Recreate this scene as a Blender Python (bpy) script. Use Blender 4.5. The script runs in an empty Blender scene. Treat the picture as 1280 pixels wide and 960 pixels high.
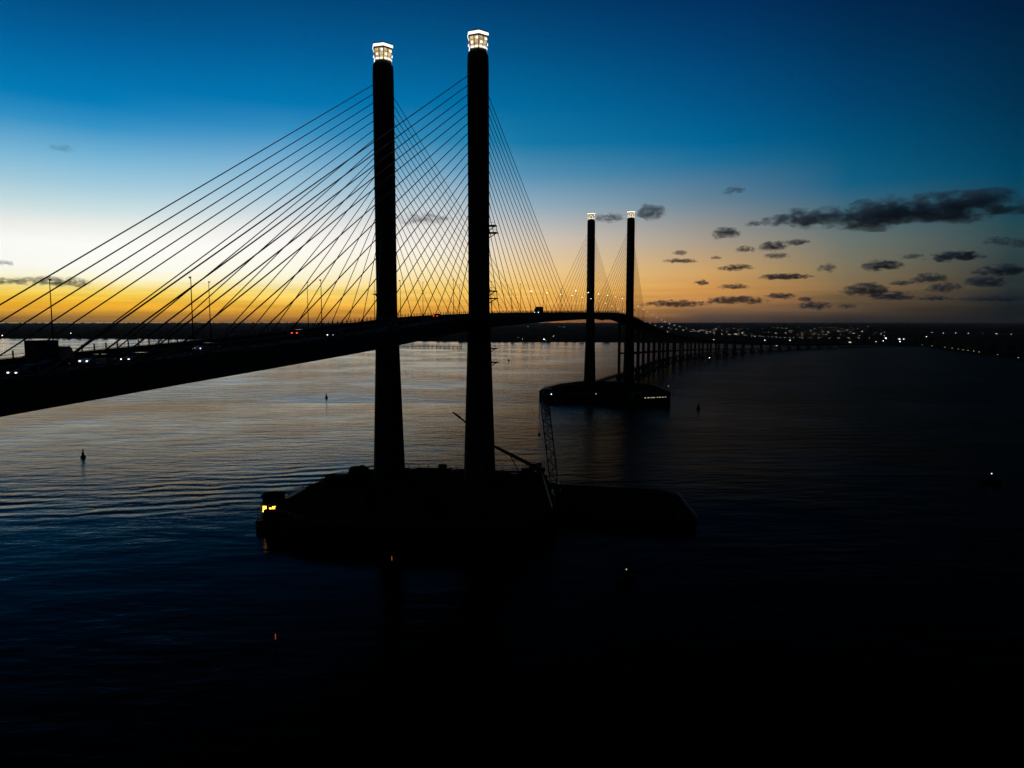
import bpy, bmesh, math, random
from mathutils import Vector, Matrix, noise as mnoise
random.seed(7)
PI = math.pi
S = bpy.context.scene
COL = S.collection

# ------------------------------------------------------------------ camera
FPX, CX, CY, EYE = 870.0, 640.0, 480.0, 401.0      # focal length in photo pixels, centre, eye-level row
PITCH = math.atan((CY - EYE) / FPX)
H = 52.0                                            # camera height over the river
cam_data = bpy.data.cameras.new("camera")
cam_data.sensor_fit = 'HORIZONTAL'; cam_data.sensor_width = 36.0
cam_data.lens = FPX / 1280.0 * 36.0
cam_data.clip_start = 1.0; cam_data.clip_end = 80000.0
cam = bpy.data.objects.new("camera", cam_data); COL.objects.link(cam)
cam.location = (0, 0, H); cam.rotation_euler = (PI / 2 - PITCH, 0, 0)
S.camera = cam

# ------------------------------------------------------------------ world: dusk sky
def s2l(c):
    c = c / 255.0
    return c / 12.92 if c <= 0.04045 else ((c + 0.055) / 1.055) ** 2.4
def rgb(r, g, b): return (s2l(r), s2l(g), s2l(b), 1.0)
def view_dir(px, py):
    X = (px - CX) / FPX; Z = (CY - py) / FPX
    v = Vector((X, math.cos(PITCH) + math.sin(PITCH) * Z, Z * math.cos(PITCH) - math.sin(PITCH)))
    return v.normalized()
def el_az(px, py):
    v = view_dir(px, py)
    return math.degrees(math.asin(v.z)), math.degrees(math.atan2(v.x, v.y))

SKY = {  # measured dusk colours: (picture column, [(row, sRGB)])
 140: [(0,(0,74,128)),(60,(0,96,156)),(130,(0,124,184)),(160,(50,146,198)),(200,(120,182,215)),(235,(165,205,222)),(265,(206,226,228)),(284,(238,240,235)),(306,(255,255,251)),(335,(255,255,246)),(349,(255,249,214)),(359,(255,231,135)),(369,(255,212,76)),(380,(248,182,46)),(391,(218,156,52)),(401,(172,124,58))],
 360: [(0,(0,72,124)),(60,(0,92,150)),(130,(0,119,178)),(165,(56,143,194)),(200,(118,174,208)),(240,(168,202,220)),(265,(208,220,226)),(284,(238,238,236)),(307,(255,252,248)),(338,(255,252,232)),(352,(255,244,198)),(365,(255,224,120)),(380,(248,190,68)),(393,(216,150,50)),(401,(175,115,42))],
 540: [(0,(0,66,116)),(60,(0,86,140)),(130,(0,112,168)),(175,(45,136,182)),(210,(110,165,198)),(245,(172,196,210)),(280,(226,224,222)),(310,(250,243,228)),(335,(255,239,196)),(360,(253,213,112)),(383,(244,178,68)),(396,(225,150,56)),(401,(180,116,46))],
 660: [(0,(0,60,108)),(60,(0,79,130)),(130,(0,104,156)),(180,(20,120,166)),(220,(85,145,180)),(260,(150,175,190)),(300,(214,200,184)),(335,(240,206,150)),(365,(250,195,100)),(385,(245,174,74)),(396,(226,146,60)),(401,(190,118,50))],
 880: [(0,(0,48,96)),(60,(0,64,114)),(130,(0,84,136)),(180,(0,101,150)),(205,(34,112,152)),(250,(100,130,150)),(300,(164,154,140)),(340,(208,164,102)),(362,(212,150,80)),(378,(182,127,74)),(390,(126,96,71)),(401,(80,64,56))],
 1055: [(0,(0,38,76)),(60,(0,50,90)),(130,(0,66,110)),(180,(0,81,122)),(230,(16,94,130)),(260,(62,104,122)),(300,(105,115,110)),(335,(124,115,92)),(360,(130,106,72)),(380,(98,80,60)),(401,(52,43,38))],
 1260: [(0,(0,28,60)),(60,(0,38,68)),(130,(0,48,78)),(180,(0,58,90)),(220,(0,68,98)),(270,(28,70,82)),(300,(44,70,75)),(340,(44,55,55)),(370,(31,39,41)),(401,(12,16,18))],
}
world = bpy.data.worlds.new("World"); S.world = world
world.use_nodes = True
nt = world.node_tree; nt.nodes.clear()
N, L = nt.nodes.new, nt.links.new
def W_math(op, a, b=None, clamp=False):
    n = N('ShaderNodeMath'); n.operation = op; n.use_clamp = clamp
    for i, v in enumerate((a, b)):
        if v is None: continue
        if isinstance(v, (int, float)): n.inputs[i].default_value = v
        else: L(v, n.inputs[i])
    return n.outputs[0]
tc = N('ShaderNodeTexCoord')
sep = N('ShaderNodeSeparateXYZ'); L(tc.outputs['Generated'], sep.inputs[0])
elev = W_math('MULTIPLY', W_math('ARCSINE', sep.outputs[2]), 180 / PI)
azim = W_math('MULTIPLY', W_math('ARCTAN2', sep.outputs[0], sep.outputs[1]), 180 / PI)
EL0, EL1 = -6.0, 90.0
fac = W_math('DIVIDE', W_math('SUBTRACT', elev, EL0), EL1 - EL0, True)
def ramp(stops):
    r = N('ShaderNodeValToRGB'); r.color_ramp.interpolation = 'B_SPLINE' if False else 'LINEAR'
    e = r.color_ramp.elements
    stops = sorted(stops)
    e[0].position, e[0].color = stops[0]; e[1].position, e[1].color = stops[-1]
    for p, c in stops[1:-1]:
        k = e.new(p); k.color = c
    L(fac, r.inputs[0]); return r.outputs[0]
def P(el): return (el - EL0) / (EL1 - EL0)
def scl(c, k): return (c[0] * k, c[1] * k, c[2] * k, 1)
def column(col, dim=1.0):
    st = []
    for row, c in SKY[col]:
        st.append((P(el_az(col, row)[0]), scl(rgb(*c), dim)))
    top = scl(rgb(*SKY[col][0][1]), dim); e0 = el_az(col, 0)[0]
    st += [(P(e0 + 4), scl(top, .6)), (P(e0 + 9), scl(top, .28)), (P(e0 + 18), scl(top, .09)), (P(e0 + 32), scl(top, .03)), (P(90), scl(top, .02))]
    low = scl(rgb(*SKY[col][-1][1]), dim)
    st += [(P(-.35), scl(low, .5)), (P(-1.2), (.002, .002, .002, 1)), (0, (.0005, .0005, .0005, 1))]
    return ramp(st)
night = ramp([(0, (.0004, .0004, .0005, 1)), (P(0), (.002, .0022, .003, 1)), (P(12), (.0012, .0022, .005, 1)), (P(90), (.0006, .001, .003, 1))])
cols = sorted(SKY)
stops = [(el_az(c, 390)[1], column(c)) for c in cols]
sky = night
seq = [(-125.0, night), (-75.0, column(140, .42)), (-48.0, column(140, .92))] + stops + [(58.0, column(1260, .3)), (100.0, night)]
cur = seq[0][1]
for (a0, _), (a1, out) in zip(seq[:-1], seq[1:]):
    mr = N('ShaderNodeMapRange'); mr.interpolation_type = 'SMOOTHERSTEP' if a0 < -60 or a1 > 50 else 'LINEAR'
    L(azim, mr.inputs[0]); mr.inputs[1].default_value = a0; mr.inputs[2].default_value = a1
    mx = N('ShaderNodeMix'); mx.data_type = 'RGBA'
    L(mr.outputs[0], mx.inputs[0]); L(cur, mx.inputs[6]); L(out, mx.inputs[7]); cur = mx.outputs[2]
# thin high streaks of afterglow cloud just over the horizon
sv = N('ShaderNodeCombineXYZ'); L(W_math('MULTIPLY', azim, .07), sv.inputs[0]); L(W_math('MULTIPLY', elev, 1.5), sv.inputs[1])
sn = N('ShaderNodeTexNoise'); sn.inputs['Scale'].default_value = 1.3; sn.inputs['Detail'].default_value = 4
L(sv.outputs[0], sn.inputs['Vector'])
lowband = N('ShaderNodeMapRange'); L(elev, lowband.inputs[0]); lowband.inputs[1].default_value = 3.4; lowband.inputs[2].default_value = 1.6
amt = W_math('MULTIPLY', W_math('SUBTRACT', sn.outputs['Fac'], .5), W_math('MULTIPLY', lowband.outputs[0], 1.1))
vary = W_math('ADD', amt, 1.0)
vm = N('ShaderNodeVectorMath'); vm.operation = 'SCALE'; L(cur, vm.inputs[0]); L(vary, vm.inputs['Scale'])
bg = N('ShaderNodeBackground'); L(vm.outputs[0], bg.inputs[0]); bg.inputs[1].default_value = 1.0
nishita = N('ShaderNodeTexSky'); nishita.sky_type = 'NISHITA'; nishita.sun_disc = False
nishita.sun_elevation = math.radians(-2.0); nishita.sun_rotation = math.radians(-26.0)
bg2 = N('ShaderNodeBackground'); L(nishita.outputs[0], bg2.inputs[0]); bg2.inputs[1].default_value = 0.002
addw = N('ShaderNodeAddShader'); L(bg.outputs[0], addw.inputs[0]); L(bg2.outputs[0], addw.inputs[1])
wo = N('ShaderNodeOutputWorld'); L(addw.outputs[0], wo.inputs[0])
world.cycles.sampling_method = 'MANUAL'; world.cycles.sample_map_resolution = 1024

S.view_settings.view_transform = 'Standard'; S.view_settings.look = 'None'
S.view_settings.exposure = 0.0; S.view_settings.gamma = 1.0; S.view_settings.use_curve_mapping = False
S.render.engine = 'CYCLES'
S.cycles.use_denoising = True
S.cycles.max_bounces = 4; S.cycles.diffuse_bounces = 2; S.cycles.glossy_bounces = 3
S.cycles.sample_clamp_indirect = 4.0
S.cycles.volume_max_steps = 512; S.cycles.volume_bounces = 1

# ------------------------------------------------------------------ materials
def material(name, col, rough=.7, metal=0.0, var=.25, scale=.6, spec=.35):
    m = bpy.data.materials.new(name); m.use_nodes = True
    t = m.node_tree; b = t.nodes['Principled BSDF']
    o = t.nodes.new('ShaderNodeTexCoord'); n = t.nodes.new('ShaderNodeTexNoise')
    n.inputs['Scale'].default_value = scale; n.inputs['Detail'].default_value = 5
    r = t.nodes.new('ShaderNodeValToRGB')
    r.color_ramp.elements[0].position = .3; r.color_ramp.elements[1].position = .72
    r.color_ramp.elements[0].color = (*[c * (1 - var) for c in col], 1); r.color_ramp.elements[1].color = (*[c * (1 + var) for c in col], 1)
    t.links.new(o.outputs['Object'], n.inputs['Vector']); t.links.new(n.outputs['Fac'], r.inputs[0])
    t.links.new(r.outputs[0], b.inputs['Base Color'])
    b.inputs['Roughness'].default_value = rough; b.inputs['Metallic'].default_value = metal
    b.inputs['Specular IOR Level'].default_value = spec
    return m
def lamp_material(name, col, strength, var=0.0, scale=1.0):
    m = bpy.data.materials.new(name); m.use_nodes = True
    t = m.node_tree; t.nodes.clear()
    e = t.nodes.new('ShaderNodeEmission'); e.inputs[0].default_value = (*col, 1); e.inputs[1].default_value = strength
    if var:
        o = t.nodes.new('ShaderNodeTexCoord'); n = t.nodes.new('ShaderNodeTexNoise'); n.inputs['Scale'].default_value = scale
        r = t.nodes.new('ShaderNodeMapRange'); r.inputs[1].default_value = .3; r.inputs[2].default_value = .7
        r.inputs[3].default_value = strength * (1 - var); r.inputs[4].default_value = strength * (1 + var)
        t.links.new(o.outputs['Object'], n.inputs['Vector']); t.links.new(n.outputs['Fac'], r.inputs[0]); t.links.new(r.outputs[0], e.inputs[1])
    u = t.nodes.new('ShaderNodeOutputMaterial'); t.links.new(e.outputs[0], u.inputs[0])
    return m
M = dict(
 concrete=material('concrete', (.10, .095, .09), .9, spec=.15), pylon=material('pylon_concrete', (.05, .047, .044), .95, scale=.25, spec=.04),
 asphalt=material('asphalt', (.03, .03, .031), .95, spec=.1), paint=material('road_paint', (.55, .55, .52), .7, var=.15),
 steel=material('galvanised_steel', (.14, .14, .145), .55, .3), darksteel=material('dark_steel', (.05, .05, .05), .6, .2),
 cable=material('cable_sheath', (.10, .10, .105), .5), timber=material('timber_pile', (.035, .028, .02), .95, spec=.05),
 rubber=material('rubber', (.015, .015, .015), .9), glass=material('dark_glass', (.01, .012, .014), .15, spec=.5),
 white=material('white_paint', (.5, .5, .5), .45), red=material('red_paint', (.22, .02, .015), .5), grey=material('grey_paint', (.05, .052, .055), .7, spec=.1),
 blue=material('blue_paint', (.015, .025, .06), .6, spec=.15), yellow=material('yellow_paint', (.30, .18, .015), .55), rust=material('rusty_hull', (.03, .016, .012), .9, spec=.05),
 green=material('green_paint', (.012, .04, .02), .7, spec=.1), tarp=material('tarpaulin', (.02, .022, .025), .95, spec=.03),
 foliage=material('foliage', (.03, .045, .02), 1.0, spec=0), deck_tar=material('tarred_deck', (.018, .017, .016), 1.0, spec=0), wet_wall=material('wet_dark_concrete', (.022, .021, .02), .9, spec=.05), pole_black=material('dark_pole', (.012, .012, .012), .9, spec=0), roofing=material('roof_sheet', (.09, .05, .04), .7), wall=material('rendered_wall', (.2, .19, .17), .9),
)
LAMP = dict(
 road=lamp_material('road_lamp_glow', (1, .9, .76), 7), head=lamp_material('headlight_glow', (.92, .95, 1), 3), tail=lamp_material('tail_light_glow', (1, .06, .02), 3.0),
 cool=lamp_material('cool_town_glow', (.95, .97, 1), 10), warm=lamp_material('warm_town_glow', (1, .78, .5), 8), amber=lamp_material('amber_glow', (1, .5, .16), 7),
 rim=lamp_material('lantern_white_glow', (1, .97, .93), 1.5, .15, .5), gold=lamp_material('lantern_gold_glow', (1, .72, .33), .62, .45, .55),
 window=lamp_material('lit_window_glow', (1, .47, .04), 6.0, .6, .9), redlamp=lamp_material('red_marker_glow', (1, .16, .06), .4),
 signal=lamp_material('white_signal_glow', (1, .95, .88), 2.6), sign=lamp_material('red_facade_glow', (1, .18, .1), 6),
 strip=lamp_material('walkway_strip_glow', (1, .84, .6), .5), dim=lamp_material('dim_shore_glow', (1, .82, .5), 1.6),
)

# ------------------------------------------------------------------ mesh helpers
class MB:
    def __init__(s): s.v = []; s.f = []
    def box(s, c, d, rz=0.0):
        cx, cy, cz = c; hx, hy, hz = d[0] / 2, d[1] / 2, d[2] / 2
        ca, sa = math.cos(rz), math.sin(rz); b = len(s.v)
        for z in (-hz, hz):
            for x, y in ((-hx, -hy), (hx, -hy), (hx, hy), (-hx, hy)):
                s.v.append((cx + x * ca - y * sa, cy + x * sa + y * ca, cz + z))
        s.f += [tuple(b + i for i in q) for q in ((3, 2, 1, 0), (4, 5, 6, 7), (0, 1, 5, 4), (1, 2, 6, 5), (2, 3, 7, 6), (3, 0, 4, 7))]
        return s
    def loft(s, rings, cap=True):
        n = len(rings[0]); b = len(s.v)
        for r in rings: s.v += [tuple(p) for p in r]
        for k in range(len(rings) - 1):
            for i in range(n):
                j = (i + 1) % n; o = b + k * n
                s.f.append((o + i, o + j, o + n + j, o + n + i))
        if cap:
            s.f.append(tuple(b + i for i in reversed(range(n))))
            s.f.append(tuple(b + (len(rings) - 1) * n + i for i in range(n)))
        return s
    def tube(s, a, b, r0, r1=None, n=6):
        a, b = Vector(a), Vector(b); r1 = r0 if r1 is None else r1
        d = (b - a).normalized(); up = Vector((0, 0, 1)) if abs(d.z) < .95 else Vector((1, 0, 0))
        e = d.cross(up).normalized(); g = d.cross(e)
        rings = []
        for p, r in ((a, r0), (b, r1)):
            rings.append([p + (e * math.cos(2 * PI * i / n) + g * math.sin(2 * PI * i / n)) * r for i in range(n)])
        return s.loft(rings)
    def prism(s, poly, z0, z1):
        return s.loft([[(x, y, z0) for x, y in poly], [(x, y, z1) for x, y in poly]])
    def lathe(s, prof, c=(0, 0, 0), n=12, ph=0.0):
        return s.loft([[(c[0] + r * math.cos(ph + 2 * PI * i / n), c[1] + r * math.sin(ph + 2 * PI * i / n), c[2] + z) for i in range(n)] for r, z in prof])
    def build(s, name, mat, parent=None, smooth=False):
        me = bpy.data.meshes.new(name); me.from_pydata(s.v, [], s.f); me.update()
        bm = bmesh.new(); bm.from_mesh(me); bmesh.ops.recalc_face_normals(bm, faces=bm.faces); bm.to_mesh(me); bm.free()
        for m in (mat if isinstance(mat, (list, tuple)) else [mat]): me.materials.append(m)
        if smooth:
            for p in me.polygons: p.use_smooth = True
        o = bpy.data.objects.new(name, me); COL.objects.link(o)
        if parent is not None: o.parent = parent
        return o
def tag(o, label=None, cat=None, group=None, kind=None):
    for k, v in (('label', label), ('category', cat), ('group', group), ('kind', kind)):
        if v: o[k] = v
    return o
def thing(name, label, cat, loc=(0, 0, 0), rz=0.0, group=None):
    o = bpy.data.objects.new(name, None); COL.objects.link(o)
    o.location = loc; o.rotation_euler = (0, 0, rz); o.empty_display_size = 1
    return tag(o, label, cat, group)
def kids(o): return [c for c in COL.objects if c.parent == o]
KIDS = {}
def copy_thing(src, loc, rz, label, group=None):
    r = src.copy(); COL.objects.link(r); r.location = loc; r.rotation_euler = (0, 0, rz); r['label'] = label
    if group: r['group'] = group
    if src.name not in KIDS: KIDS[src.name] = [(c, kids(c)) for c in kids(src)]
    for c, gs in KIDS[src.name]:
        k = c.copy(); COL.objects.link(k); k.parent = r
        for g in gs:
            q = g.copy(); COL.objects.link(q); q.parent = k
    return r
_ONES = ['', 'first', 'second', 'third', 'fourth', 'fifth', 'sixth', 'seventh', 'eighth', 'ninth', 'tenth', 'eleventh', 'twelfth', 'thirteenth',
         'fourteenth', 'fifteenth', 'sixteenth', 'seventeenth', 'eighteenth', 'nineteenth']
_TENS = {20: ('twentieth', 'twenty'), 30: ('thirtieth', 'thirty'), 40: ('fortieth', 'forty'), 50: ('fiftieth', 'fifty'), 60: ('sixtieth', 'sixty')}
def nth(n):
    if n < 20: return _ONES[n]
    t = n // 10 * 10
    return _TENS[t][0] if n == t else _TENS[t][1] + '-' + _ONES[n - t]
def on_plane(px, py, h=0.0):
    """where the sight line of a measured photo point meets height h"""
    d = view_dir(px, py); k = (h - H) / d.z
    return Vector((d.x * k, d.y * k, h))
def at_depth(px, py, y):
    d = view_dir(px, py); k = y / d.y
    return Vector((d.x * k, y, H + d.z * k))

# ------------------------------------------------------------------ water
def make_water():
    m = bpy.data.materials.new('river_water'); m.use_nodes = True
    t = m.node_tree; b = t.nodes['Principled BSDF']; n_ = t.nodes.new; l_ = t.links.new
    b.inputs['Base Color'].default_value = (.0012, .0018, .0022, 1)
    b.inputs['IOR'].default_value = 1.11; b.inputs['Roughness'].default_value = .05
    def math_(op, a, c=None, clamp=False):
        n = n_('ShaderNodeMath'); n.operation = op; n.use_clamp = clamp
        for i, v in enumerate((a, c)):
            if v is None: continue
            if isinstance(v, (int, float)): n.inputs[i].default_value = v
            else: l_(v, n.inputs[i])
        return n.outputs[0]
    geo = n_('ShaderNodeNewGeometry')
    def noise_(scale, detail, sx, sy, rot=0.0, rough=.55, dist=0.0):
        mp = n_('ShaderNodeMapping'); mp.inputs['Scale'].default_value = (sx, sy, 1); mp.inputs['Rotation'].default_value = (0, 0, rot)
        l_(geo.outputs['Position'], mp.inputs[0])
        x = n_('ShaderNodeTexNoise'); x.inputs['Scale'].default_value = scale; x.inputs['Detail'].default_value = detail
        x.inputs['Roughness'].default_value = rough; x.inputs['Distortion'].default_value = dist
        l_(mp.outputs[0], x.inputs['Vector']); return x.outputs['Fac']
    def rng(v, a, b_, c, d):
        r = n_('ShaderNodeMapRange'); l_(v, r.inputs[0])
        for i, q in enumerate((a, b_, c, d)): r.inputs[i + 1].default_value = q
        return r.outputs[0]
    sp = n_('ShaderNodeSeparateXYZ'); l_(geo.outputs['Position'], sp.inputs[0])
    # calm slicks in the lee and choppier water toward the open right-hand channel
    slick = rng(noise_(.012, 4, .8, 1.0, .5), .38, .64, .3, 1.35)
    chop = rng(math_('SUBTRACT', sp.outputs[0], math_('MULTIPLY', sp.outputs[1], .10)), -120, 140, .75, 1.5)
    amp = math_('MULTIPLY', math_('MULTIPLY', slick, chop), rng(sp.outputs[1], 130, 275, .35, 1.1))
    h1 = math_('MULTIPLY', math_('SUBTRACT', noise_(.13, 2, .38, 1.1, -.16), .5), .92)
    h2 = math_('MULTIPLY', math_('SUBTRACT', noise_(.42, 3, .6, 1.2, -.15), .5), .27)
    h3 = math_('MULTIPLY', math_('SUBTRACT', noise_(1.6, 3, .6, 1.2, .2), .5), .11)
    l_(rng(chop, .75, 1.5, .06, .24), b.inputs['Roughness'])
    h0 = math_('MULTIPLY', math_('SUBTRACT', noise_(.012, 3, .8, 1.0, .5), .5), 1.3)
    hs = math_('ADD', h0, math_('MULTIPLY', math_('ADD', math_('ADD', h1, h2), h3), amp))
    # long-crested wake swell crossing the near left of the river
    wv = n_('ShaderNodeVectorMath'); wv.operation = 'DISTANCE'; l_(geo.outputs['Position'], wv.inputs[0]); wv.inputs[1].default_value = (-210, 760, 0)
    wob = math_('MULTIPLY', noise_(.02, 3, 1, 1), 26.0)
    ph = math_('ADD', wv.outputs['Value'], wob)
    swell = math_('SINE', math_('MULTIPLY', ph, 2 * PI / 7.5))
    band = math_('MULTIPLY', rng(wv.outputs['Value'], 520, 550, 0, 1), rng(wv.outputs['Value'], 600, 575, 0, 1))
    band = math_('MULTIPLY', math_('MULTIPLY', band, rng(sp.outputs[0], -20, -75, 0, 1)), rng(sp.outputs[0], -190, -100, .45, 1))
    band = math_('MULTIPLY', band, rng(noise_(.03, 3, 1, 1, .7), .38, .6, .2, 1))
    hs = math_('ADD', hs, math_('MULTIPLY', math_('MULTIPLY', swell, band), .17))
    # added normal tilt shapes reflected brightness in the near, middle and far river
    g1 = math_('MULTIPLY', math_('MINIMUM', math_('SUBTRACT', sp.outputs[1], 232), 0.0), .032)
    g2 = math_('MULTIPLY', math_('MINIMUM', math_('MAXIMUM', math_('SUBTRACT', sp.outputs[1], 262), 0.0), 175.0), -.006)
    g3 = math_('MULTIPLY', math_('MAXIMUM', math_('SUBTRACT', sp.outputs[1], 437), 0.0), .032)
    hs = math_('ADD', hs, math_('ADD', g1, math_('ADD', g2, g3)))
    bp = n_('ShaderNodeBump'); bp.inputs['Strength'].default_value = 1.0; bp.inputs['Distance'].default_value = 1.0
    l_(hs, bp.inputs['Height']); l_(bp.outputs[0], b.inputs['Normal'])
    # painted darkness: mirror fades to near-black diffuse toward the right and near water
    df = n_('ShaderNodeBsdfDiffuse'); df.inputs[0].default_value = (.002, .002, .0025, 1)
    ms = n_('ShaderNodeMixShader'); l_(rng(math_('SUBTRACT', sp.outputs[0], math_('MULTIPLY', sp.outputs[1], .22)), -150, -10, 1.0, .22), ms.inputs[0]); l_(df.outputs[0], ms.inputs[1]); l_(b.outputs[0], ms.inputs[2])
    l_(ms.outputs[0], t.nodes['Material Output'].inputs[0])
    return m
w = MB(); R = 20000.0
w.v = [(-R, -2000, 0), (R, -2000, 0), (R, R, 0), (-R, R, 0)]; w.f = [(0, 1, 2, 3)]
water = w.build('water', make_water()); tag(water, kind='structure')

# ------------------------------------------------------------------ far banks (one low sheet of land)
shore_px = [(-900, 424.5), (-400, 424), (0, 423.5), (190, 424), (430, 426), (560, 427.5), (640, 428.3), (700, 428), (800, 428.6), (900, 430), (1000, 430.5), (1080, 431.5), (1130, 432.5), (1158, 434), (1185, 437), (1215, 441), (1250, 446), (1285, 451)]
shore = [on_plane(x, y).xy for x, y in shore_px] + [Vector((690, 700)), Vector((660, 450)), Vector((640, 100)), Vector((700, -600))]
bm = bmesh.new()
RL = 18500.0
rows = [0.0, .004, .02, .06, .14, .3, .55, 1.0]
grid = []
for i, p in enumerate(shore):
    if p.y > 300: far = Vector((p.x, p.y)).normalized() * RL
    else: far = Vector((RL, p.y * 6))
    line = []
    for k, f in enumerate(rows):
        q = p.lerp(far, f)
        z = -.4 if k == 0 else 1.5 + (0 if k < 2 else 1.5 * mnoise.noise(Vector((q.x * .0006, q.y * .0006, 0))))
        line.append(bm.verts.new((q.x, q.y, z)))
    grid.append(line)
for a, b_ in zip(grid[:-1], grid[1:]):
    for k in range(len(rows) - 1): bm.faces.new((a[k], a[k + 1], b_[k + 1], b_[k]))
bmesh.ops.recalc_face_normals(bm, faces=bm.faces)
me = bpy.data.meshes.new('land'); bm.to_mesh(me); bm.free(); me.materials.append(material('bank_ground', (.02, .025, .014), 1.0, scale=.01, spec=0))
land = bpy.data.objects.new('land', me); COL.objects.link(land); tag(land, kind='structure')

# far-off wood along both banks: one mass of crowns
def wood():
    b = MB()
    def crown(x, y, r, h):
        n = 7; ph = random.random() * 6
        prof = [(r * .55, h * .12), (r, h * .42), (r * .8, h * .72), (r * .3, h)]
        rings = []
        for rr, z in prof:
            rings.append([(x + rr * random.uniform(.7, 1.2) * math.cos(ph + 2 * PI * i / n), y + rr * random.uniform(.7, 1.2) * math.sin(ph + 2 * PI * i / n), 1.2 + z * random.uniform(.9, 1.08)) for i in range(n)])
        b.loft(rings)
    for i in range(len(shore) - 4):
        p, q = shore[i], shore[i + 1]; ln = (q - p).length
        for j in range(min(70, max(3, int(ln / 11)))):
            a = p.lerp(q, random.random()); far = a.normalized()
            px = CX + FPX * a.x / a.y
            d = random.uniform(14, 120) if px < 760 or px > 1165 else random.uniform(60, 420)
            crown(a.x + far.x * d, a.y + far.y * d, random.uniform(5, 10), random.uniform(7, 15))
    for k in range(1500):
        az = math.radians(random.uniform(-46, 46)); d = random.uniform(2600, 17500)
        crown(math.sin(az) * d, math.cos(az) * d, random.uniform(12, 40), random.uniform(9, 17))
    return b.build('distant_wood', M['foliage'])
tag(wood(), 'dark mass of trees covering the far river banks', 'woodland', kind='stuff')

# ------------------------------------------------------------------ bridge axis and profile
C0 = Vector((-23.7, 207.5)); TH = math.atan2(.292, .956)
U = Vector((math.sin(TH), math.cos(TH))); V = Vector((math.cos(TH), -math.sin(TH)))
ctrl = [C0 + U * s for s in (-400, -200, 0, 166, 333, 420)] + [Vector(p) for p in ((131, 705), (205, 892), (340, 1100), (510, 1280), (690, 1408), (880, 1505), (1110, 1600), (1400, 1700))]
dense = []
for i in range(len(ctrl) - 1):
    p0 = ctrl[max(i - 1, 0)] if i else ctrl[0] * 2 - ctrl[1]; p1, p2 = ctrl[i], ctrl[i + 1]; p3 = ctrl[i + 2] if i + 2 < len(ctrl) else p2 * 2 - p1
    for k in range(40):
        t = k / 40
        d1 = (p2 - p1).length
        m1 = (p2 - p0) * (d1 / ((p2 - p0).length)); m2 = (p3 - p1) * (d1 / ((p3 - p1).length))
        h00 = 2*t**3 - 3*t**2 + 1; h10 = t**3 - 2*t**2 + t; h01 = -2*t**3 + 3*t**2; h11 = t**3 - t**2
        dense.append(p1 * h00 + m1 * h10 + p2 * h01 + m2 * h11)
dense.append(ctrl[-1])
arc = [-400.0]
for a, b_ in zip(dense[:-1], dense[1:]): arc.append(arc[-1] + (b_ - a).length)
off = [s for s, p in zip(arc, dense) if (p - C0).length < 1e-3]
def path(s):
    if s <= 330: return C0 + U * s, U.copy()
    lo, hi = 0, len(arc) - 1
    while hi - lo > 1:
        md = (lo + hi) // 2
        if arc[md] <= s: lo = md
        else: hi = md
    f = (s - arc[lo]) / (arc[hi] - arc[lo]); p = dense[lo].lerp(dense[hi], f)
    a, b_ = max(lo - 4, 0), min(hi + 4, len(arc) - 1)
    return p, (dense[b_] - dense[a]).normalized()
PROF = [(-420, 30), (-320, 36), (-138, 45.2), (-57, 48.9), (0, 52.2), (60, 53.9), (120, 55.0), (200, 56.0), (270, 56.6), (333, 56.4), (400, 54.0), (480, 49.0), (560, 43.0), (700, 34), (850, 25), (1000, 18), (1150, 12), (1300, 8), (1500, 5.2), (1750, 4.6)]
def deck_z(s):
    n = len(PROF)
    for i in range(n - 1):
        if s <= PROF[i + 1][0] or i == n - 2:
            x0, y0 = PROF[i]; x1, y1 = PROF[i + 1]
            def sl(j):
                a, b_ = max(j - 1, 0), min(j + 1, n - 1)
                return (PROF[b_][1] - PROF[a][1]) / (PROF[b_][0] - PROF[a][0])
            h = x1 - x0; t = (s - x0) / h
            return (2*t**3-3*t**2+1)*y0 + (t**3-2*t**2+t)*h*sl(i) + (-2*t**3+3*t**2)*y1 + (t**3-t**2)*h*sl(i+1)
def pt(s, x, dz=0.0):
    p, d = path(s); nrm = Vector((d.y, -d.x))
    q = p + nrm * x
    return (q.x, q.y, deck_z(s) + dz)
def heading(s): d = path(s)[1]; return math.atan2(-d.x, d.y)
def s_at(px, x0):
    k = (px - CX) / FPX
    return (k * (C0.y - U.x * x0) - C0.x - U.y * x0) / (U.x - U.y * k)

def sweep(mb, s0, s1, sec, step=8.0, zfun=None):
    n = max(1, int((s1 - s0) / step)); rings = []
    for i in range(n + 1):
        s = s0 + (s1 - s0) * i / n
        rings.append([pt(s, x, z) for x, z in sec])
    return mb.loft(rings)
def rect(x0, x1, z0, z1): return [(x0, z0), (x1, z0), (x1, z1), (x0, z1)]
class Rel:
    """build in world space, store relative to a root at the given point"""
    def __init__(s, loc): s.o = Vector(loc)
    def build(s, mb, name, mat, parent, smooth=False):
        mb.v = [(x - s.o.x, y - s.o.y, z - s.o.z) for x, y, z in mb.v]
        return mb.build(name, mat, parent, smooth)

SEAM = 372.0; S_START, S_END = -330.0, 1690.0
HW = 12.0                                   # half width of the deck
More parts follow.
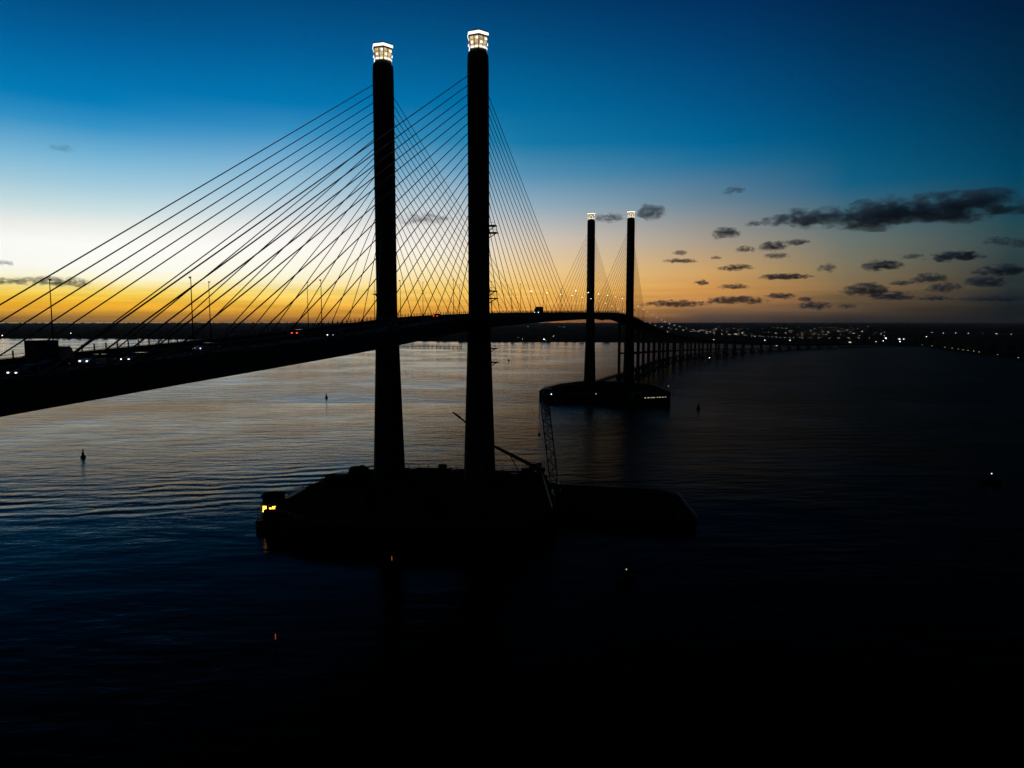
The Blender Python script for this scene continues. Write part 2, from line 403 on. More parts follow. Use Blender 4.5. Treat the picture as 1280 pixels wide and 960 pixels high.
# ---- the cable-stayed bridge: one thing
b0 = (C0.x, C0.y, 0.0)
bridge = thing('cable_stayed_bridge', 'long dark cable-stayed bridge with four lantern-topped pylons crossing the river', 'bridge', b0)
RB = Rel(b0)
def deck_parts(root, rel, s0, s1, girder):
    g = MB()
    for sx in (-1, 1):
        if girder:
            sweep(g, s0, s1, rect(sx * HW - .9 if sx > 0 else -HW - .3, HW + .3 if sx > 0 else -HW + .9, -3.0, -.02))
        else:
            sweep(g, s0, s1, rect(sx * 6 - 1.1, sx * 6 + 1.1, -2.1, -.36))
    sweep(g, s0, s1, rect(-HW - (.0 if girder else .3) + (.9 if girder else 0), HW - .9 if girder else HW + .3, -.34, -.03))
    k = s0 + 2
    while k < s1:
        p, d = path(k)
        if girder:
            q = pt(k, 0, -1.45); g.box(q, (2 * HW - 1.9, .5, 2.1), heading(k))
        k += 4.4 if girder else 60
    rel.build(g, 'deck_girder', M['concrete'], root)
    r = MB(); sweep(r, s0, s1, rect(-HW + 1.2, HW - 1.2, -.025, .02)); rel.build(r, 'roadway', M['asphalt'], root)
    mk = MB()
    for x in (-9.6, 9.6): sweep(mk, s0, s1, rect(x - .08, x + .08, .024, .028))
    s = s0
    while s < s1 - 4:
        for x in (-5.2, 5.2): sweep(mk, s, s + 3, rect(x - .07, x + .07, .024, .028), 3)
        s += 9
    rel.build(mk, 'lane_marking', M['paint'], root)
    md = MB(); sweep(md, s0, s1, [(-.3, .021), (.3, .021), (.1, .85), (-.1, .85)]); rel.build(md, 'median_barrier', M['concrete'], root)
    for sx in (-1, 1):
        pr = MB(); x0 = sx * 10.9
        sweep(pr, s0, s1, [(x0 - .25, .021), (x0 + .25, .021), (x0 + .1, .8), (x0 - .1, .8)]); rel.build(pr, 'parapet', M['concrete'], root)
        rl = MB(); xr = sx * 11.95
        for z in (.45, .8, 1.2): sweep(rl, s0, s1, rect(xr - .04, xr + .04, z - .04, z + .04))
        s = s0
        while s < s1:
            q = pt(s, xr, .85); rl.box(q, (.16, .16, 1.8), heading(s)); s += 2.2 if s < 300 else 4.4
        rel.build(rl, 'railing', M['steel'], root)
deck_parts(bridge, RB, S_START, SEAM, True)

# pylons
PX = 14.8; SHAFT_TOP = 126.6
def oct_ring(c, w, d, ch, z): 
    x, y = w / 2, d / 2
    pts = [(-x + ch, -y), (x - ch, -y), (x, -y + ch), (x, y - ch), (x - ch, y), (-x + ch, y), (-x, y - ch), (-x, -y + ch)]
    return [(c.x + V.x * a + U.x * b_, c.y + V.y * a + U.y * b_, z) for a, b_ in pts]
def make_pylon(s, side, near):
    c = C0 + U * s + V * (PX * side)
    dz = deck_z(s) - 3
    sh = MB()
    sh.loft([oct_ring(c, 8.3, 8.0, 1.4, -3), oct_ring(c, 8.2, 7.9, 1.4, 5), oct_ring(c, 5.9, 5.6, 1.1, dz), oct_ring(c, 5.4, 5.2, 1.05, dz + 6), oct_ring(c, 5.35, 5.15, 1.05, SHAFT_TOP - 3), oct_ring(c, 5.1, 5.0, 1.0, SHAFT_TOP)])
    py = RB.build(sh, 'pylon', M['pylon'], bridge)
    if near: py['label'] = 'near pylon of the pair, ' + ('taller looking, beside the near railing' if side > 0 else 'beside the far railing')
    # lantern: collar, flared glazing, mullions, white rims, roof slab
    ph = math.atan2(-c.y, -c.x) + .08
    lz = SHAFT_TOP; NS = 6
    RB.build(MB().lathe([(2.62, 0), (2.7, .2), (2.7, .95), (2.56, 1.0)], (c.x, c.y, lz), NS, ph), 'lantern_collar', M['wall'], py)
    RB.build(MB().lathe([(2.36, 1.05), (2.4, 1.9), (2.56, 3.0), (2.86, 4.15)], (c.x, c.y, lz), NS, ph), 'lantern_glazing', LAMP['gold'], py)
    mu = MB()
    for i in range(NS * 2):
        a = ph + PI * i / NS; ca, sa = math.cos(a), math.sin(a); kk = 1.0 if i % 2 == 0 else math.cos(PI / NS) + .02
        mu.tube((c.x + ca * 2.44 * kk, c.y + sa * 2.44 * kk, lz + 1.0), (c.x + ca * 2.98 * kk, c.y + sa * 2.98 * kk, lz + 4.2), .12, .15, 5)
        nx = ph + PI * (i + 1) / NS; k2 = math.cos(PI / NS) + .02 if i % 2 == 0 else 1.0
        for z_, r_ in ((2.15, 2.55), (3.25, 2.76)):
            mu.tube((c.x + ca * r_ * kk, c.y + sa * r_ * kk, lz + z_), (c.x + math.cos(nx) * r_ * k2, c.y + math.sin(nx) * r_ * k2, lz + z_), .07, n=4)
    RB.build(mu, 'lantern_mullion', M['white'], py)
    for i in range(NS):
        a = ph + 2 * PI * (i + .5) / NS; ca, sa = math.cos(a), math.sin(a); apo = math.cos(PI / NS)
        for sg in (-1, 1):
            ox, oy = -sa * sg * .62, ca * sg * .62
            RB.build(MB().box((c.x + ca * 2.8 * apo + ox, c.y + sa * 2.8 * apo + oy, lz + 1.3), (.2, .9, .36), a), 'lantern_floodlight', LAMP['rim'], py)
            RB.build(MB().box((c.x + ca * 2.98 * apo + ox * (1 + .5 * (sg > 0)), c.y + sa * 2.98 * apo + oy * (1 + .5 * (sg > 0)), lz + 3.0 + .55 * sg), (.3, .5, .55), a), 'lantern_floodlight', LAMP['rim'], py)
    RB.build(MB().lathe([(2.9, 4.2), (3.2, 4.26), (3.2, 4.55)], (c.x, c.y, lz), NS, ph), 'lantern_soffit', M['darksteel'], py)
    RB.build(MB().lathe([(3.2, 4.57), (3.27, 4.64), (3.27, 5.3), (3.15, 5.36)], (c.x, c.y, lz), NS, ph), 'lantern_light_band', LAMP['rim'], py)
    RB.build(MB().lathe([(3.32, 5.38), (3.32, 5.6), (1.6, 5.9), (.2, 5.95)], (c.x, c.y, lz), NS, ph), 'lantern_roof', M['darksteel'], py)
    # stay cables
    for d in (-1, 1):
        if near: spots = [12.2 + 8.2 * j for j in range(13)] + ([118.8, 123.0, 127.2, 131.3, 135.5] if d < 0 else [118.8, 127.0, 135.2, 143.4])
        else: spots = [13 + 10.4 * j for j in range(13)]
        for i, reach in enumerate(spots):
            ha = 121.4 - (2.5 if near else 3.1) * (len(spots) - 1 - i)
            a = c + U * (d * 2.4); e = C0 + U * (s + d * reach) + V * (side * (HW + .1))
            q = MB().tube((a.x, a.y, ha), (e.x, e.y, deck_z(s + d * reach) - .1), .105, .105, 6)
            RB.build(q, 'stay_cable', M['cable'], py, True)
    # little work platforms bracketed off the outer face
    lv = ((79.0, 2.3), (77.0, 2.7), (60.5, 2.3), (58.4, 2.6), (44.0, 2.3), (40.0, 2.7)) if (near and side > 0) else ((60, 1.2),)
    for z, reach in lv:
        k = MB(); o = c + V * (side * 2.6)
        e = o + V * (side * reach); k.box((o.x + V.x * side * reach / 2, o.y + V.y * side * reach / 2, z), (reach + .6, 2.4, .3), -TH)
        k.tube((o.x, o.y, z - 1.6), (e.x, e.y, z - .1), .14); k.tube((e.x, e.y, z), (e.x, e.y, z + 1.0), .05)
        k.tube((o.x, o.y, z + 1.0), (e.x, e.y, z + 1.0), .045)
        RB.build(k, 'work_platform', M['pole_black'], py)
    return py
for s, near in ((0, True), (333, False)):
    for side in (-1, 1): make_pylon(s, side, near)
# side-span piers under the deck behind the frame edge
def pier_mesh(s, tie=True):
    b = MB(); soff = deck_z(s) - 2.2; rz = heading(s)
    for sx in (-1, 1):
        p = pt(s, sx * 8.6); b.loft([[(p[0] + 1.25 * math.cos(PI / 4 + i * PI / 2 + rz) * 1.3, p[1] + 1.25 * math.sin(PI / 4 + i * PI / 2 + rz) * 1.3, z) for i in range(4)] for z in (-2, soff - 1.4)])
        if soff > 6: b.box((p[0], p[1], .9), (5, 6, 2.6), rz)
    p = pt(s, 0); b.box((p[0], p[1], soff - .72), (21.6, 2.5, 1.4), rz)
    if tie and soff > 14: b.box((p[0], p[1], soff * .46), (14.6, 1.6, 1.5), rz)
    return b
for s in (-175, -215, -255, -295): RB.build(pier_mesh(s), 'side_span_pier', M['concrete'], bridge)

# ---- approach viaduct
v0 = (*path(SEAM)[0], 0.0)
viaduct = thing('approach_viaduct', 'long curving approach viaduct on twin-column piers beyond the far pylons', 'viaduct', v0)
RV = Rel(v0)
deck_parts(viaduct, RV, SEAM + .05, S_END, False)
s = 442
while s < 1500:
    RV.build(pier_mesh(s), 'pier', M['concrete'], viaduct); s += 36

# ---- low service trestle between the viaduct columns
tr0 = on_plane(748, 481, 5.0); trestle = thing('service_trestle', 'low service trestle on piles running from the far platform under the viaduct', 'trestle', (tr0.x, tr0.y, 0))
RT = Rel((tr0.x, tr0.y, 0))
def tr_pt(s, x=0, z=0):
    f = max(0, min(1, (s - 340) / 110)); o = -11.5 + 9 * f
    p, d = path(s); n = Vector((d.y, -d.x)); q = p + n * (o + x); return (q.x, q.y, 5.2 + z)
tb = MB(); rings = []
for i in range(140):
    s = 338 + i * 7.5
    rings.append([tr_pt(s, -2.6, -.9), tr_pt(s, 2.6, -.9), tr_pt(s, 2.6, 0), tr_pt(s, -2.6, 0)])
tb.loft(rings); RT.build(tb, 'trestle_deck', M['timber'], trestle)
rail = MB(); pl = MB()
for i in range(340):
    s = 338 + i * 3.06
    for x in (-2.5, 2.5):
        rail.tube(tr_pt(s, x, 0), tr_pt(s, x, 1.1), .06, n=4)
for x in (-2.5, 2.5):
    rr = []
    for i in range(140):
        s = 338 + i * 7.5; rr.append([tr_pt(s, x - .06, 1.0), tr_pt(s, x + .06, 1.0), tr_pt(s, x + .06, 1.15), tr_pt(s, x - .06, 1.15)])
    rail.loft(rr)
RT.build(rail, 'railing', M['steel'], trestle)
for i in range(90):
    s = 342 + i * 11.6; q = MB()
    for x in (-2.1, 2.1):
        a = tr_pt(s, x); q.tube((a[0], a[1], -1.5), (a[0], a[1], 4.4), .4, n=8)
    a, c = tr_pt(s, -2.1), tr_pt(s, 2.1); q.tube((a[0], a[1], 1), (c[0], c[1], 4), .14, n=5)
    RT.build(q, 'pile_bent', M['timber'], trestle)

# ------------------------------------------------------------------ lamp posts along the bridge
def lamp_post(lit, loc, rz, label, group):
    r = thing('lamp_post', label, 'lamp post', loc, rz, group)
    MB().lathe([(.17, -.02), (.17, .5), (.11, .55), (.05, 11.6)], n=8).build('pole', M['pole_black'], r)
    hw = .46 if lit else .3
    hd = MB().box((hw * .4, 0, 11.66), (hw, .2, .1)).build('lamp_head', M['pole_black'], r)
    MB().box((hw * .4, 0, 11.52), (hw * .96, .34 if lit else .16, .14)).build('lens', LAMP['road'] if lit else M['glass'], hd)
    return r
protos = {}
i = 0; cnt = {-1: 0, 1: 0}
s = -113.0
while s < 1500:
    for side in (-1, 1):
        ss = s + (0 if side < 0 else 2.5)
        lit = ss > 140
        cnt[side] += 1
        loc = pt(ss, side * 11.45, 0.0); rz = heading(ss) + (0 if side < 0 else PI)
        row = 'far railing' if side < 0 else 'near railing'
        where = 'the bridge' if ss < SEAM else 'the viaduct'
        lab = ('lit' if lit else 'unlit') + ' lamp post on ' + where + ', ' + nth(cnt[side]) + ' along the ' + row + ' from left'
        grp = 'lamp posts along the bridge and viaduct'
        if lit not in protos: protos[lit] = lamp_post(lit, loc, rz, lab, grp)
        else: copy_thing(protos[lit], loc, rz, lab, grp)
    s += 33.0

# ------------------------------------------------------------------ vehicles
def car(label, paint, loc, rz, lights):
    """front faces +y"""
    r = thing('parked_car' if False else 'car', label, 'car', loc, rz, 'cars crossing the bridge')
    prof = [(-2.1, .35), (-2.15, .75), (-2.0, .95), (-1.2, 1.0), (.9, .98), (1.9, .82), (2.12, .6), (2.1, .35)]
    b = MB(); b.loft([[(x * (1 if .4 < z < .9 else .94), y, z) for y, z in prof] for x in (-.86, .86)]); b.build('body', paint, r)
    cp = [(-1.75, .98), (-1.2, 1.46), (.1, 1.48), (.95, .98)]
    g = MB(); g.loft([[(-.78, y, z) if z < 1.2 else (-.62, y, z) for y, z in cp], [(.78, y, z) if z < 1.2 else (.62, y, z) for y, z in cp]]); g.build('cabin', M['glass'], r)
    for y in (-1.3, 1.35):
        for x in (-.8, .8):
            MB().tube((x - .1, y, .32), (x + .1, y, .32), .32, n=14).build('wheel', M['rubber'], r)
    for x in (-.6, .6):
        MB().box((x, 2.12, .68), (.2, .1, .13)).build('headlight', LAMP['head'] if lights != 'off' else M['glass'], r)
        MB().box((x, -2.13, .78), (.36, .08, .16)).build('tail_light', LAMP['tail'] if lights != 'off' else M['red'], r)
    return r
def place(px, x0, oncoming):
    s = s_at(px, x0); return pt(s, x0, .03), heading(s) + (PI if oncoming else 0)
for px, x0, onc, paint, lab in (
  (36, 7.2, True, 'grey', 'grey car with lit headlights at the left edge of the deck'),
  (60, 3.6, True, 'blue', 'blue car with lit headlights just behind the leftmost car'),
  (121, 3.6, True, 'white', 'white car with headlights on, below the leftmost lamp posts'),
  (172, 7.2, True, 'red', 'red car with headlights on near the left part of the near railing'),
  (258, 3.6, True, 'white', 'pale car between the lamp post pair left of the pylons'),
  (420, 7.2, True, 'grey', 'grey car with bright headlights left of the near pylons'),
  (491, 7.2, True, 'blue', 'dark car with bright headlights beside the near left pylon'),
  (376, -3.6, False, 'red', 'car driving away with glowing red tail lights'),
  (548, -3.6, False, 'grey', 'grey car between the two near pylons heading away')):
    loc, rz = place(px, x0, onc); car(lab, M[paint], loc, rz, 'on')
def truck(label, loc, rz, paint, long=7.0, lit=True):
    r = thing('box_truck', label, 'truck', loc, rz, 'trucks on the bridge')
    MB().box((0, -1.2, 2.05), (2.45, long - 2.3, 2.6)).build('cargo_box', paint, r)
    cb = MB(); y = long / 2 - .9
    cb.loft([[(x, y - .95, .6), (x, y + .95, .6), (x, y + .9, 1.6), (x, y + .35, 2.45), (x, y - .95, 2.5)] for x in (-1.1, 1.1)]); cb.build('cab', M['white'], r)
    MB().box((0, y + .72, 1.98), (1.9, .1, .62)).build('windscreen', M['glass'], r)
    MB().box((0, 0, .62), (.9, long - .6, .22)).build('chassis', M['darksteel'], r)
    for yy in (-long / 2 + 1.2, y):
        for x in (-1.0, 1.0): MB().tube((x - .16, yy, .48), (x + .16, yy, .48), .48, n=14).build('wheel', M['rubber'], r)
    for x in (-.8, .8):
        MB().box((x, y + .98, .85), (.4, .1, .26)).build('headlight', LAMP['head'] if lit else M['glass'], r)
        MB().box((x, -long / 2 + .0, .85), (.3, .1, .2)).build('tail_light', M['red'], r)
loc, rz = place(63, -3.6, False); truck('big dark box truck on the far lane at the left of the picture', loc, rz, M['blue'], 5.2, False)
loc, rz = place(673, 3.6, True); truck('box truck with lit headlights on the crest between the pylon pairs', loc, rz, M['grey'], 7.0)

# ------------------------------------------------------------------ near pylon platform and what stands on it
def platform(label, poly, z1, root_at, post_step=3.0):
    r = thing('pylon_platform', label, 'platform', (*root_at, 0), 0, 'concrete platforms round the pylon feet'); rel = Rel((*root_at, 0))
    rel.build(MB().prism(poly, z1 - 3.4, z1), 'slab', M['deck_tar'], r)
    inner = [((x - root_at[0]) * .97 + root_at[0], (y - root_at[1]) * .97 + root_at[1]) for x, y in poly]
    rel.build(MB().prism(inner, -1.5, z1 - 3.42), 'skirt_wall', M['wet_wall'], r)
    rl = MB(); n = len(poly)
    for i in range(n):
        a, b_ = Vector(inner[i]), Vector(inner[(i + 1) % n]); k = max(1, int((b_ - a).length / post_step))
        for j in range(k):
            p = a.lerp(b_, j / k); rl.tube((p.x, p.y, z1), (p.x, p.y, z1 + 1.25), .09, n=4)
            if j % 2 == 0:
                q = a.lerp(b_, (j + .3) / k)
        for z in (.6, 1.15): rl.tube((a.x, a.y, z1 + z), (b_.x, b_.y, z1 + z), .06, n=4)
    rel.build(rl, 'railing', M['steel'], r)
    for i in range(n):
        a, b_ = Vector(poly[i]), Vector(poly[(i + 1) % n]); k = max(1, int((b_ - a).length / 7))
        for j in range(k):
            p = a.lerp(b_, (j + .5) / k); o = (p - Vector(root_at)).normalized() * .35
            rel.build(MB().tube((p.x + o.x, p.y + o.y, -1.5), (p.x + o.x, p.y + o.y, z1 - .3), .5, n=8), 'fender_pile', M['timber'], r)
    return r
near_poly = [(-62, 170), (-61, 184), (-55, 207), (-46, 218), (-30, 221), (10, 214), (11, 168), (0, 154), (-25, 153), (-50, 159)]
platform('concrete platform around the feet of the two near pylons', near_poly, 5.0, (-22, 190))

# two-storey control cabin on a low dolphin at the left end
cb = on_plane(341, 656, 0.6); ca = thing('control_cabin', 'narrow two-storey cabin with lit yellow windows at the left end of the near platform', 'cabin', (cb.x, cb.y, 0))
face = math.atan2(cb.x, cb.y)
MB().box((0, 0, 1.1), (6.6, 5.2, 2.6)).build('dolphin', M['concrete'], ca)
MB().box((.2, .6, 5.3), (4.4, 3.4, 5.8)).build('wall', M['grey'], ca)
MB().box((.2, .5, 8.36), (5.0, 4.2, .3)).build('roof', M['pole_black'], ca)
for x, wd, z, hh in ((-1.5, .9, 5.0, 1.5), (-.1, .62, 5.0, .75), (.85, .8, 4.85, 1.7)):
    f = MB().box((x, -1.13, z), (wd + .2, .08, hh + .2)).build('window', M['darksteel'], ca)
    MB().box((x, -1.2, z), (wd, .05, hh)).build('pane', LAMP['window'], f)
st = MB()
for x in (-3.1, -2.3):
    for y in (-1.6, 1.4):
        st.tube((x, y, 2.4), (x, y, 6.4), .07)
for z in (3.3, 4.3, 5.3, 6.3):
    st.tube((-3.1, -1.6, z), (-2.3, -1.6, z), .05); st.tube((-3.1, -1.6, z), (-3.1, 1.4, z), .05)
st.build('access_ladder', M['steel'], ca)
gw = MB(); a = Vector((1.8, 2.4, 8.2)); e = Vector((7.5, 12, 6.2))
# sloping gangway to the platform
ga, ge = Vector((cb.x + 2.6, cb.y + 2.4, 6.6)), Vector((-58.0, 190.0, 5.4))
gt = thing('gangway', 'sloping steel gangway with handrails between lit cabin and near platform', 'gangway', (ga.x, ga.y, 0)); RG = Rel((ga.x, ga.y, 0))
d = (ge - ga); sd = Vector((d.y, -d.x, 0)).normalized() * .7
k = MB(); k.loft([[p + sd, p - sd, p - sd + Vector((0, 0, .2)), p + sd + Vector((0, 0, .2))] for p in (ga, ge)]); RG.build(k, 'walkway', M['darksteel'], gt)
k = MB()
for j in range(11):
    p = ga.lerp(ge, j / 10)
    for sg in (-1, 1): k.tube(p + sd * sg, p + sd * sg + Vector((0, 0, 1.25)), .05, n=4)
for sg in (-1, 1): k.tube(ga + sd * sg + Vector((0, 0, 1.2)), ge + sd * sg + Vector((0, 0, 1.2)), .05, n=4)
RG.build(k, 'handrail', M['steel'], gt)

# covered heap, site containers, generators, drums
def heap(px, py, wid, hgt, y, label):
    p = at_depth(px, py, y); p.z = 5.0
    bm = bmesh.new(); bmesh.ops.create_icosphere(bm, subdivisions=4, radius=1)
    for v in bm.verts:
        n = mnoise.noise(v.co * 1.6 + Vector((px, 0, 0))) * .22 + mnoise.noise(v.co * 5) * .06
        q = v.co * (1 + n); v.co = (q.x * wid / 2, q.y * wid * .4, max(0, q.z) * hgt)
    me = bpy.data.meshes.new('material_heap'); bm.to_mesh(me); bm.free(); me.materials.append(M['tarp'])
    for f in me.polygons: f.use_smooth = True
    o = bpy.data.objects.new('material_heap', me); COL.objects.link(o); o.location = p
    return tag(o, label, 'heap')
heap(449, 590, 8.6, 3.6, 205, 'rounded tarpaulin-covered heap left of the near left pylon')
heap(424, 594, 6.0, 1.9, 201, 'low covered heap beside the taller heap on the near platform')
def container(loc, rz, dims, paint, label):
    r = thing('site_container', label, 'container', loc, rz, 'site containers on the near platform')
    x, y, z = dims; b = MB().box((0, 0, z / 2 + .02), dims)
    for i in range(int(x / .4)):
        b.box((-x / 2 + .2 + i * .4, -y / 2 - .03, z / 2), (.2, .056, z * .86))
    b.build('body', paint, r)
    for sx in (-1, 1): MB().box((sx * .52, -0, 0) if False else (x / 2 + .035, sx * y / 4, z / 2), (.06, y / 2 - .1, z - .2)).build('door', paint, r)
    MB().box((0, 0, z + .08), (x + .1, y + .1, .1)).build('roof', M['pole_black'], r)
    return r
container((-51.5, 196, 5), .5, (5, 2.4, 2.0), M['rust'], 'rust coloured container between gangway and covered heaps')
container((-14, 205, 5), -.2, (4.2, 2.4, 1.8), M['blue'], 'blue container between the two near pylons')
container((-20, 172, 5), .1, (6, 2.4, 2.5), M['green'], 'green container at the front of the near platform')
container((-38, 178, 5), 1.2, (6, 2.4, 2.5), M['grey'], 'grey container in front of the near left pylon')
def generator(loc, rz, label):
    r = thing('generator', label, 'generator', loc, rz, 'generators on the near platform')
    MB().box((0, 0, .75), (2.2, 1.1, 1.1)).build('housing', M['yellow'], r); MB().tube((.7, .2, 1.3), (.7, .2, 2.0), .07).build('exhaust', M['darksteel'], r)
    for x in (-.8, .8): MB().box((x, 0, .11), (.2, 1.2, .2)).build('skid', M['darksteel'], r)
generator((-30.8, 213, 5), .1, 'small generator right beside the near left pylon on its right')
generator((-17.4, 212, 5), .3, 'small generator just left of the near right pylon')
generator((.6, 206, 5), -.2, 'small generator behind the boom of the mobile crane')
container((-53.5, 203, 5), .9, (3.2, 2.2, 1.5), M['grey'], 'small low grey container at the top of the gangway')
container((-22, 216.5, 5), -.1, (2.2, 1.6, 1.7), M['rust'], 'small square rust coloured container midway between the near pylons')
container((4.5, 211, 5), -.2, (3.0, 2.0, 1.4), M['green'], 'low green container by the wheels of the mobile crane')
def drum(loc, label):
    o = MB().lathe([(.3, .0), (.31, .3), (.29, .32), (.31, .62), (.29, .64), (.3, .9), (.05, .91)], n=14).build('oil_drum', M['blue']); o.location = loc
    tag(o, label, 'drum', 'oil drums on the near platform')
for q, pth in zip(((-27.6, 214.6, 5), (-26.8, 214.9, 5), (-25.9, 214.4, 5), (-3.2, 211, 5), (-2.3, 210.4, 5)), ('leftmost oil drum right of the near left pylon', 'middle oil drum right of the near left pylon', 'rightmost oil drum right of the near left pylon', 'left oil drum close to the near right pylon', 'right oil drum close to the near right pylon')): drum(q, pth)

# mobile crane with a long hydraulic boom lying over to the left, passing behind the near right pylon
base = at_depth(664, 600, 213.5); base.z = 5.0
knee = at_depth(620, 559, 216.5); tip = at_depth(566, 515, 219.5); tip2 = at_depth(575, 522, 219)
mc = thing('mobile_crane', 'mobile crane with hydraulic boom leaning left behind the near right pylon', 'crane', base); RM = Rel(base)
RM.build(MB().box((base.x + 1, base.y, 6.2), (6.4, 2.5, .9), .1), 'chassis', M['yellow'], mc)
for x in (-1.6, .2, 2.2, 3.6):
    for y in (-1.2, 1.2): RM.build(MB().tube((base.x + x, base.y + y - .2, 5.6), (base.x + x, base.y + y + .2, 5.6), .6, n=14), 'wheel', M['rubber'], mc)
RM.build(MB().box((base.x + 2.4, base.y - .3, 7.5), (1.6, 1.5, 1.6), .1), 'cab', M['white'], mc)
RM.build(MB().box((base.x + .3, base.y, 7.3), (2.2, 2.0, 1.2), .1), 'turntable', M['yellow'], mc)
p0 = Vector((base.x - .2, base.y, 7.4))
RM.build(MB().tube(p0, knee, .62, .5, 4), 'boom', M['yellow'], mc)
RM.build(MB().tube(knee, tip2, .34, .28, 4), 'jib', M['yellow'], mc)
RM.build(MB().tube(tip2, tip, .4, .22, 6), 'boom_head', M['darksteel'], mc)
RM.build(MB().tube((base.x - 4.0, base.y, 5.6), p0.lerp(knee, .62), .16, .16, 6), 'ram', M['steel'], mc)

# work barge with a lattice-boom crawler crane
barge = thing('work_barge', 'flat dark work barge moored right of the near platform carrying a crane', 'barge', (30, 190, 0)); RBg = Rel((30, 190, 0))
bp = [(13, 178), (15, 174), (42, 168), (46.5, 171), (47.5, 196), (44, 202), (15, 209), (12.6, 206)]
RBg.build(MB().loft([[(x * .97 + .9, y * .985 + 2.9, -.8) for x, y in bp], [(x, y, 1.0) for x, y in bp], [(x, y, 2.3) for x, y in bp]]), 'hull', M['deck_tar'], barge)
k = MB(); n = len(bp)
for i in range(n):
    a, b_ = Vector(bp[i]), Vector(bp[(i + 1) % n])
    for j in range(max(1, int((b_ - a).length / 2.6))):
        p = a.lerp(b_, j / max(1, int((b_ - a).length / 2.6))); k.tube((p.x, p.y, 2.3), (p.x, p.y, 3.2), .045, n=4)
    k.tube((a.x, a.y, 3.15), (b_.x, b_.y, 3.15), .035, n=4)
RBg.build(k, 'railing', M['steel'], barge)
for x, y in ((15.4, 204), (43.6, 198), (16.5, 177), (42, 171.6)): RBg.build(MB().tube((x, y, 2.3), (x, y, 3.0), .28, .34, 8), 'bollard', M['darksteel'], barge)
cbase = at_depth(693, 606, 199); cbase.z = 2.32; ctip = at_depth(680.5, 500, 203)
cc = thing('crawler_crane', 'crawler crane with tall upright lattice boom standing on the work barge', 'crane', cbase); RCr = Rel(cbase)
for x in (-1.5, 1.5):
    RCr.build(MB().loft([[(cbase.x + x + e, cbase.y + y, 2.34 + z) for y, z in ((-2.4, 0), (2.4, 0), (2.8, .5), (2.4, 1.0), (-2.4, 1.0), (-2.8, .5))] for e in (-.4, .4)]), 'track', M['darksteel'], cc)
RCr.build(MB().box((cbase.x, cbase.y + .6, 4.5), (2.8, 4.4, 1.8)), 'engine_house', M['yellow'], cc)
RCr.build(MB().box((cbase.x + 1.0, cbase.y - 2.1, 4.5), (1.0, 1.4, 1.8)), 'cab', M['glass'], cc)
RCr.build(MB().box((cbase.x, cbase.y + 3.1, 4.3), (2.6, .7, 1.4)), 'counterweight', M['darksteel'], cc)
foot = Vector((cbase.x, cbase.y - 1.0, 4.0)); bd = (ctip - foot); side = Vector((1, 0, 0)); dep = bd.cross(side).normalized(); side = dep.cross(bd).normalized()
k = MB(); nb = 13
def corner(f, a, b_):
    wd = 1.15 * min(1, .35 + f * 6, .35 + (1 - f) * 7); return foot + bd * f + side * (a * wd) + dep * (b_ * wd)
for a in (-1, 1):
    for b_ in (-1, 1):
        for j in range(nb): k.tube(corner(j / nb, a, b_), corner((j + 1) / nb, a, b_), .11, n=4)
for j in range(nb):
    f0, f1 = j / nb, (j + 1) / nb; sg = 1 if j % 2 else -1
    for q in (-1, 1):
        k.tube(corner(f0, sg, q), corner(f1, -sg, q), .07, n=4); k.tube(corner(f0, q, sg), corner(f1, q, -sg), .07, n=4)
        k.tube(corner(f1, -1, q), corner(f1, 1, q), .06, n=4)
RCr.build(k, 'lattice_boom', M['darksteel'], cc)
hk = ctip + Vector((-1.5, -.6, .3))
RCr.build(MB().tube(ctip, hk, .35, .3, 6), 'boom_head', M['darksteel'], cc)
RCr.build(MB().tube(hk, hk - Vector((0, 0, 10)), .04, n=4), 'hoist_rope', M['darksteel'], cc)
RCr.build(MB().lathe([(.1, 0), (.35, .3), (.35, 1.1), (.1, 1.4)], hk - Vector((0, 0, 11.2)), 8), 'hook_block', M['yellow'], cc)
RCr.build(MB().tube(ctip, (cbase.x, cbase.y + 3, 5.6), .05, n=4), 'pendant', M['darksteel'], cc)

# ------------------------------------------------------------------ far pylon platform
fa = [on_plane(674, 498), on_plane(686, 502.5), on_plane(735, 503), on_plane(762, 505.5), on_plane(826, 504.5), on_plane(838, 499.5)]
far_poly = [(p.x, p.y) for p in fa] + [(104, 508), (84, 540), (56, 545), (36, 520), (22, 486)]
platform('concrete platform around the feet of the two far pylons', far_poly, 5.0, (62, 500))
def far_cabin():
    p = on_plane(684, 494, 5.0); r = thing('lookout_hut', 'small dark hut with one lamp at the left end of the far platform', 'hut', p)
    MB().box((0, 0, 2.0), (4.5, 4, 4.0)).build('wall', M['grey'], r); MB().box((0, 0, 4.15), (5.2, 4.6, .3)).build('roof', M['darksteel'], r)
    MB().box((0, -2.06, 2.4), (1.6, .1, .9)).build('window', M['glass'], r); MB().tube((-1, 0, 4.3), (-1, 0, 7), .08).build('mast', M['steel'], r)
    MB().box((2.5, -2.2, .9), (.6, .3, .5)).build('lamp', LAMP['signal'], r)
far_cabin()
def far_heap(px, py, wid, hgt, label): 
    p = on_plane(px, py, 5.0); o = heap(px, py, wid, hgt, p.y, label)
far_heap(712, 488, 24, 4.6, 'broad covered heap left of the far left pylon')
far_heap(760, 489, 16, 2.6, 'low covered heap between the far pylons')
w0, w1 = on_plane(792, 506.5), on_plane(837, 504.5)
wd_ = (w1 - w0).normalized(); wn = Vector((-wd_.y, wd_.x, 0))
fw = thing('fender_wall', 'tall dark fender wall along the right front of the far platform', 'wall', (w0.x, w0.y, 0)); RF = Rel((w0.x, w0.y, 0))
q0, q1 = w0 - wn * .8, w1 - wn * .8
